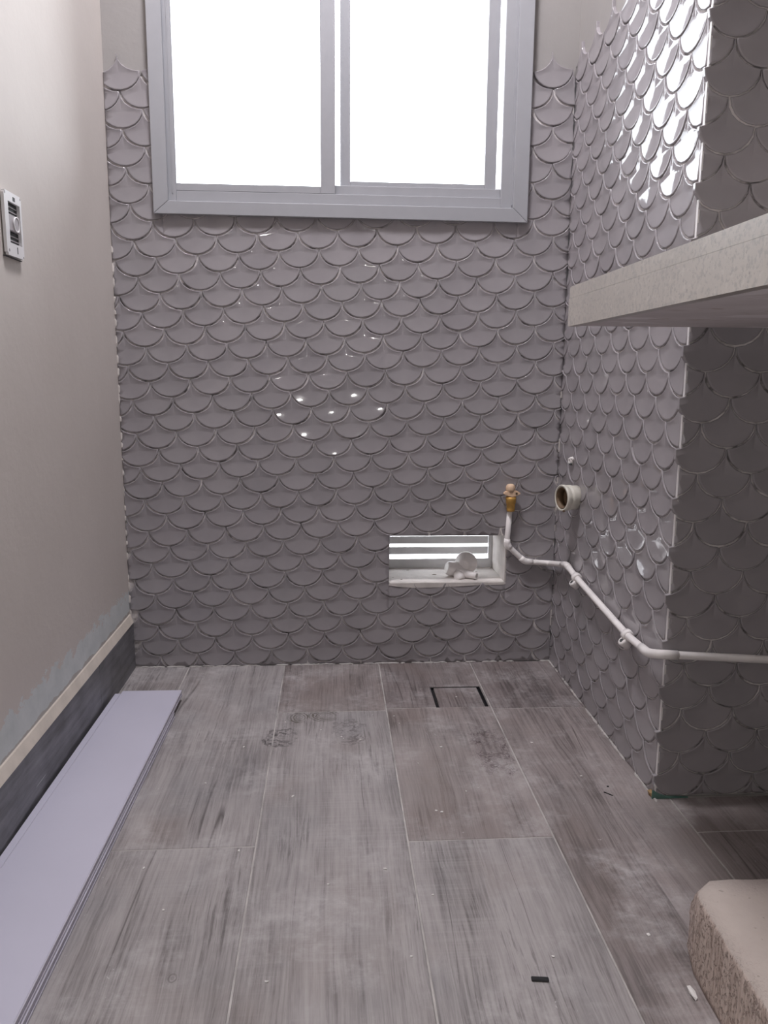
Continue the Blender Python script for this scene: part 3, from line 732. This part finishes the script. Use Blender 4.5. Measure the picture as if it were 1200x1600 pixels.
# broken wall plug above it
wp = empty('wall_outlet', (XR, -0.108, 0.505)); prop(wp, 'small broken white plastic stub set in the side wall above the waste pipe', 'pipe stub')
b = bmesh.new(); lathe(b, [(-0.001, 0.009), (0.004, 0.0092), (0.008, 0.0075), (0.0085, 0.004), (0.003, 0.0035)], (XR+0.001, -0.104, 0.5045), (-1, -0.15, 0), 10); obj('ring', b, PVC, wp)
obj('chip', lump(bmesh.new(), (XR-0.0045, -0.118, 0.511), 0.005, 0.006, 0.004, 6), PVC, wp)
obj('crack', lump(bmesh.new(), (XR-0.006, -0.113, 0.4985), 0.0035, 0.003, 0.003, 8), DARK, wp)

# ------------------------------------------------------------------ stone countertop
ct = empty('stone_countertop', (1.2, -0.9, 0.7607)); prop(ct, 'speckled beige stone countertop jutting out past the tiled corner', 'countertop')
CX, CY, CY2, CZ0, CZ1 = 0.8147, YD-0.0004, -1.26, 0.7607, 0.8172
def slab(x0, x1, y0, y1, z0, z1, rad, bev):
    pts = [(x1, y0), (x1, y1)]
    for k in range(5):
        t = math.pi/2*k/4; pts.append((x0+rad-rad*math.sin(t), y1-rad+rad*math.cos(t)))
    for k in range(5):
        t = math.pi/2*k/4; pts.append((x0+rad-rad*math.cos(t), y0+rad-rad*math.sin(t)))
    b = bmesh.new(); prism(b, pts, 2, z0, z1)
    if bev: bmesh.ops.bevel(b, geom=[e for e in b.edges if abs(e.verts[0].co.z-z1) < 1e-6 and abs(e.verts[1].co.z-z1) < 1e-6], offset=bev, segments=2, affect='EDGES')
    return b
obj('slab', slab(CX, XE-0.001, CY2, CY, CZ1-0.017, CZ1, 0.003, 0.0012), STONE, ct)
# mitred apron, open to the wall behind
b = bmesh.new(); prism(b, [(CX, CY), (CX+0.0145, CY), (CX+0.0145, CY2+0.0145), (XE-0.001, CY2+0.0145), (XE-0.001, CY2), (CX, CY2)], 2, CZ0, CZ1-0.0172)
obj('apron', b, STONE, ct)
b = newbox(CX+0.0147, XE-0.002, CY2+0.0147, CY, CZ0+0.0012, CZ1-0.0174); obj('underside', b, UNDER, ct)

# ------------------------------------------------------------------ concrete block
bl = bmesh.new()
bmesh.ops.create_grid(bl, x_segments=2, y_segments=2, size=1); bl.clear()
box(bl, 0, 0.36, -0.52, 0, 0, 0.098)
bmesh.ops.subdivide_edges(bl, edges=bl.edges[:], cuts=13, use_grid_fill=True)
rr = random.Random(11)
for v in bl.verts:
    ex = [v.co.x < 1e-4, v.co.x > 0.36-1e-4, v.co.y < -0.52+1e-4, v.co.y > -1e-4, v.co.z > 0.098-1e-4, v.co.z < 1e-4]
    n = sum(ex)
    j = 0.0007 if n == 1 else (0.0028 if n == 2 else 0.008)
    if ex[0]: v.co.x += rr.random()*j
    if ex[1]: v.co.x -= rr.random()*j
    if ex[2]: v.co.y += rr.random()*j
    if ex[3]: v.co.y -= rr.random()*j
    if ex[4]: v.co.z -= rr.random()*j*0.8
# knocked-off corner facing the room
for v in bl.verts:
    d = (v.co - Vector((0, 0, 0.098))).length
    if d < 0.03: v.co += Vector((0.25, -0.22, -0.3)).normalized()*(0.03-d)*0.42
    d = (Vector((v.co.x, v.co.y, 0))).length
    if d < 0.02: v.co += Vector((0.7, -0.7, 0))*(0.02-d)*0.3
bmesh.ops.rotate(bl, verts=bl.verts, cent=(0, 0, 0), matrix=Matrix.Rotation(math.radians(-3.5), 3, 'Z'))
bmesh.ops.translate(bl, verts=bl.verts, vec=(0.8885, -0.979, 0.0))
for f in bl.faces: f.smooth = True
blk = obj('concrete_block', bl, BLOCK); prop(blk, 'pale rough sawn aerated concrete block standing on the floor', 'block')

# ------------------------------------------------------------------ white wall panels on the floor
def panel(x_l, y_f, z0, rot, label):
    r = empty('lining_board', (x_l, y_f, z0)); r.rotation_euler = (0, 0, rot); prop(r, label, 'panel', 'white plastic panels along the left wall')
    W_, Ln, T = 0.136, 1.75, 0.0115
    def part(name, bm, m):
        o = bpy.data.objects.new(name, mesh_of(name, bm, m)); C.objects.link(o); o.parent = r
    b = newbox(0.0125, W_, -Ln, 0, 0.0, T, bev=0.0008); part('board', b, BOARD)
    b = newbox(0.0, 0.0119, -Ln, -0.012, 0.0006, T-0.0009, bev=0.0005); part('tongue', b, BOARD)
    b = bmesh.new(); box(b, W_, W_+0.0016, -Ln, -0.0006, 0.0, 0.0028); box(b, W_, W_+0.0013, -Ln, -0.0006, T-0.0026, T-0.0006); part('groove_edge', b, BOARDE)
    return r
panel(0.0095, -0.283, 0.0002, -0.0095, 'lower white plastic wall panel on the floor, its edge showing under the other')
panel(0.0085, -0.197, 0.0119, -0.0098, 'upper white plastic wall panel lying along the dark skirting')
# ------------------------------------------------------------------ switch frame on the left wall
sw = empty('switch_frame', (XL, -0.552, 0.9025)); prop(sw, 'white switch mounting frame without its cover on the left plaster wall', 'switch frame')
ys = [-0.5838, -0.5698, -0.5268, -0.5205]; zz = [0.8570, 0.8755, 0.9340, 0.9478]
g = grid_solid([-0.5838, -0.5705, -0.5270, -0.5205], zz, {(1, 1)}, 0, 0.0045)
# grid_solid lies in x-z; turn it onto the wall
bmesh.ops.transform(g, matrix=Matrix(((0, 1, 0, XL+0.0022), (1, 0, 0, 0), (0, 0, 1, 0), (0, 0, 0, 1))), verts=g.verts)
bmesh.ops.recalc_face_normals(g, faces=g.faces[:])
bmesh.ops.bevel(g, geom=[e for e in g.edges if e.calc_length() < 0.006 and abs(e.verts[0].co.x-e.verts[1].co.x) > 0.001 and (abs(e.verts[0].co.y+0.5838) < 1e-4 or abs(e.verts[0].co.y+0.5205) < 1e-4) and (e.verts[0].co.z < 0.8575 or e.verts[0].co.z > 0.947)], offset=0.004, segments=3, affect='EDGES')
obj('frame', g, SWHITE, sw)
obj('cavity', newbox(XL+0.0002, XL+0.0012, -0.572, -0.525, 0.874, 0.9355), DARK, sw)
obj('rim', newbox(XL+0.0001, XL+0.0023, -0.5855, -0.5190, 0.8550, 0.8560), DARK, sw)
b = bmesh.new(); box(b, XL+0.0012, XL+0.0060, -0.5700, -0.5275, 0.8935, 0.9165, bev=0.0008); obj('module', b, SGREY, sw)
b = bmesh.new(); lathe(b, [(0, 0.0112), (0.0022, 0.0112), (0.0022, 0.0095), (0.0, 0.0095)], (XL+0.0058, -0.5440, 0.9045), (1, 0, 0), 24, close=True); obj('button_ring', b, SWHITE, sw)
b = bmesh.new(); lathe(b, [(0, 0.0094), (0.0016, 0.0090)], (XL+0.0058, -0.5440, 0.9045), (1, 0, 0), 24); obj('button', b, SGREY, sw)
for y, z, r_ in ((-0.5800, 0.9440, 0.0020), (-0.5240, 0.9440, 0.0013), (-0.5765, 0.8640, 0.0022), (-0.5245, 0.8600, 0.0014)):
    b = bmesh.new(); lathe(b, [(0, r_), (0.0004, r_)], (XL+0.0066, y, z), (1, 0, 0), 12); obj('screw_hole', b, SGREY, sw)
for z0, z1 in ((0.9368, 0.9425), (0.8625, 0.8720)):
    obj('slot', newbox(XL+0.0066, XL+0.0070, -0.5520 if z0 > 0.9 else -0.5470, -0.5440 if z0 > 0.9 else -0.5445, z0, z1), DARK, sw)
for k in range(4):
    z = (0.921, 0.927, 0.886, 0.880)[k]; obj('rib', newbox(XL+0.0012, XL+0.0030, -0.5700, -0.5275, z, z+0.0012), SGREY, sw)

# ------------------------------------------------------------------ small debris
prop(obj('plastic_strip', newbox(0.6945, 0.7145, -1.0185, -1.0125, 0.0, 0.003, bev=0.0008), BLACK), 'short black plastic strip lying on the pale floor plank', 'debris').rotation_euler = (0, 0, -0.12)
prop(obj('twig', newbox(0.926, 0.9275, -0.628, -0.612, 0.0, 0.0012), BLACK), 'thin dark splinter on the floor near the tiled corner', 'debris').rotation_euler = (0, 0, 0.75)
prop(obj('pebble', lump(bmesh.new(), (0.934, -0.597, 0.001), 0.0018, 0.0016, 0.001, 5), BLACK), 'tiny black speck beside the dark splinter', 'debris')
prop(obj('rubble', lump(bmesh.new(), (0.997, -0.628, 0.004), 0.006, 0.007, 0.006, 15), simple('ochre_rubble', (0.30, 0.20, 0.10), 0.9, 0.3, 60)), 'small ochre lump at the foot of the outer tiled corner', 'debris')
b = bmesh.new(); prism(b, [(0.9935, 0.0), (1.055, 0.0), (1.055, 0.002), (1.02, 0.0045), (1.005, 0.009), (0.9935, 0.016)], 1, YD-0.0014, YD+0.0002);  # low green wedge at the foot of the return wall tiles
prop(obj('green_wedge', b, GREEN, wall_return), 'green wedge')
rr = random.Random(21)
crumbs = [(0.3520+0.02, -0.318), (0.520, -0.402), (0.487, -0.395), (0.483, -0.388), (0.443, -0.356), (0.600, -0.335), (0.592, -0.30), (0.735, -0.21), (0.62, -0.50), (0.64, -0.66), (0.632, -0.655), (0.69, -0.60),
          (0.46, -0.83), (0.54, -0.80), (0.20, -0.78), (0.3288, -0.7465), (0.246, -0.87), (0.73, -0.98), (0.60, -0.86), (0.845, -0.43), (0.90, -0.56), (0.86, -0.95), (0.4, -0.60), (0.30, -0.42), (0.25, -0.55), (0.39, -1.00), (0.67, -0.44), (0.56, -0.97)]
c0 = None
for k, (x, y) in enumerate(crumbs):
    o = obj('plaster_crumb', lump(bmesh.new(), (x, y, 0.0008), rr.uniform(0.0014, 0.0030), rr.uniform(0.0010, 0.0030), 0.0010, 40+k), CRUMB)
    prop(o, 'tiny white crumb of plaster on the wood look floor', 'debris', 'white plaster crumbs scattered on the floor')
prop(obj('plaster_crumb', lump(bmesh.new(), (0.872, -1.045, 0.002), 0.004, 0.012, 0.003, 90), CRUMB), 'white plaster flake at the foot of the concrete block', 'debris')
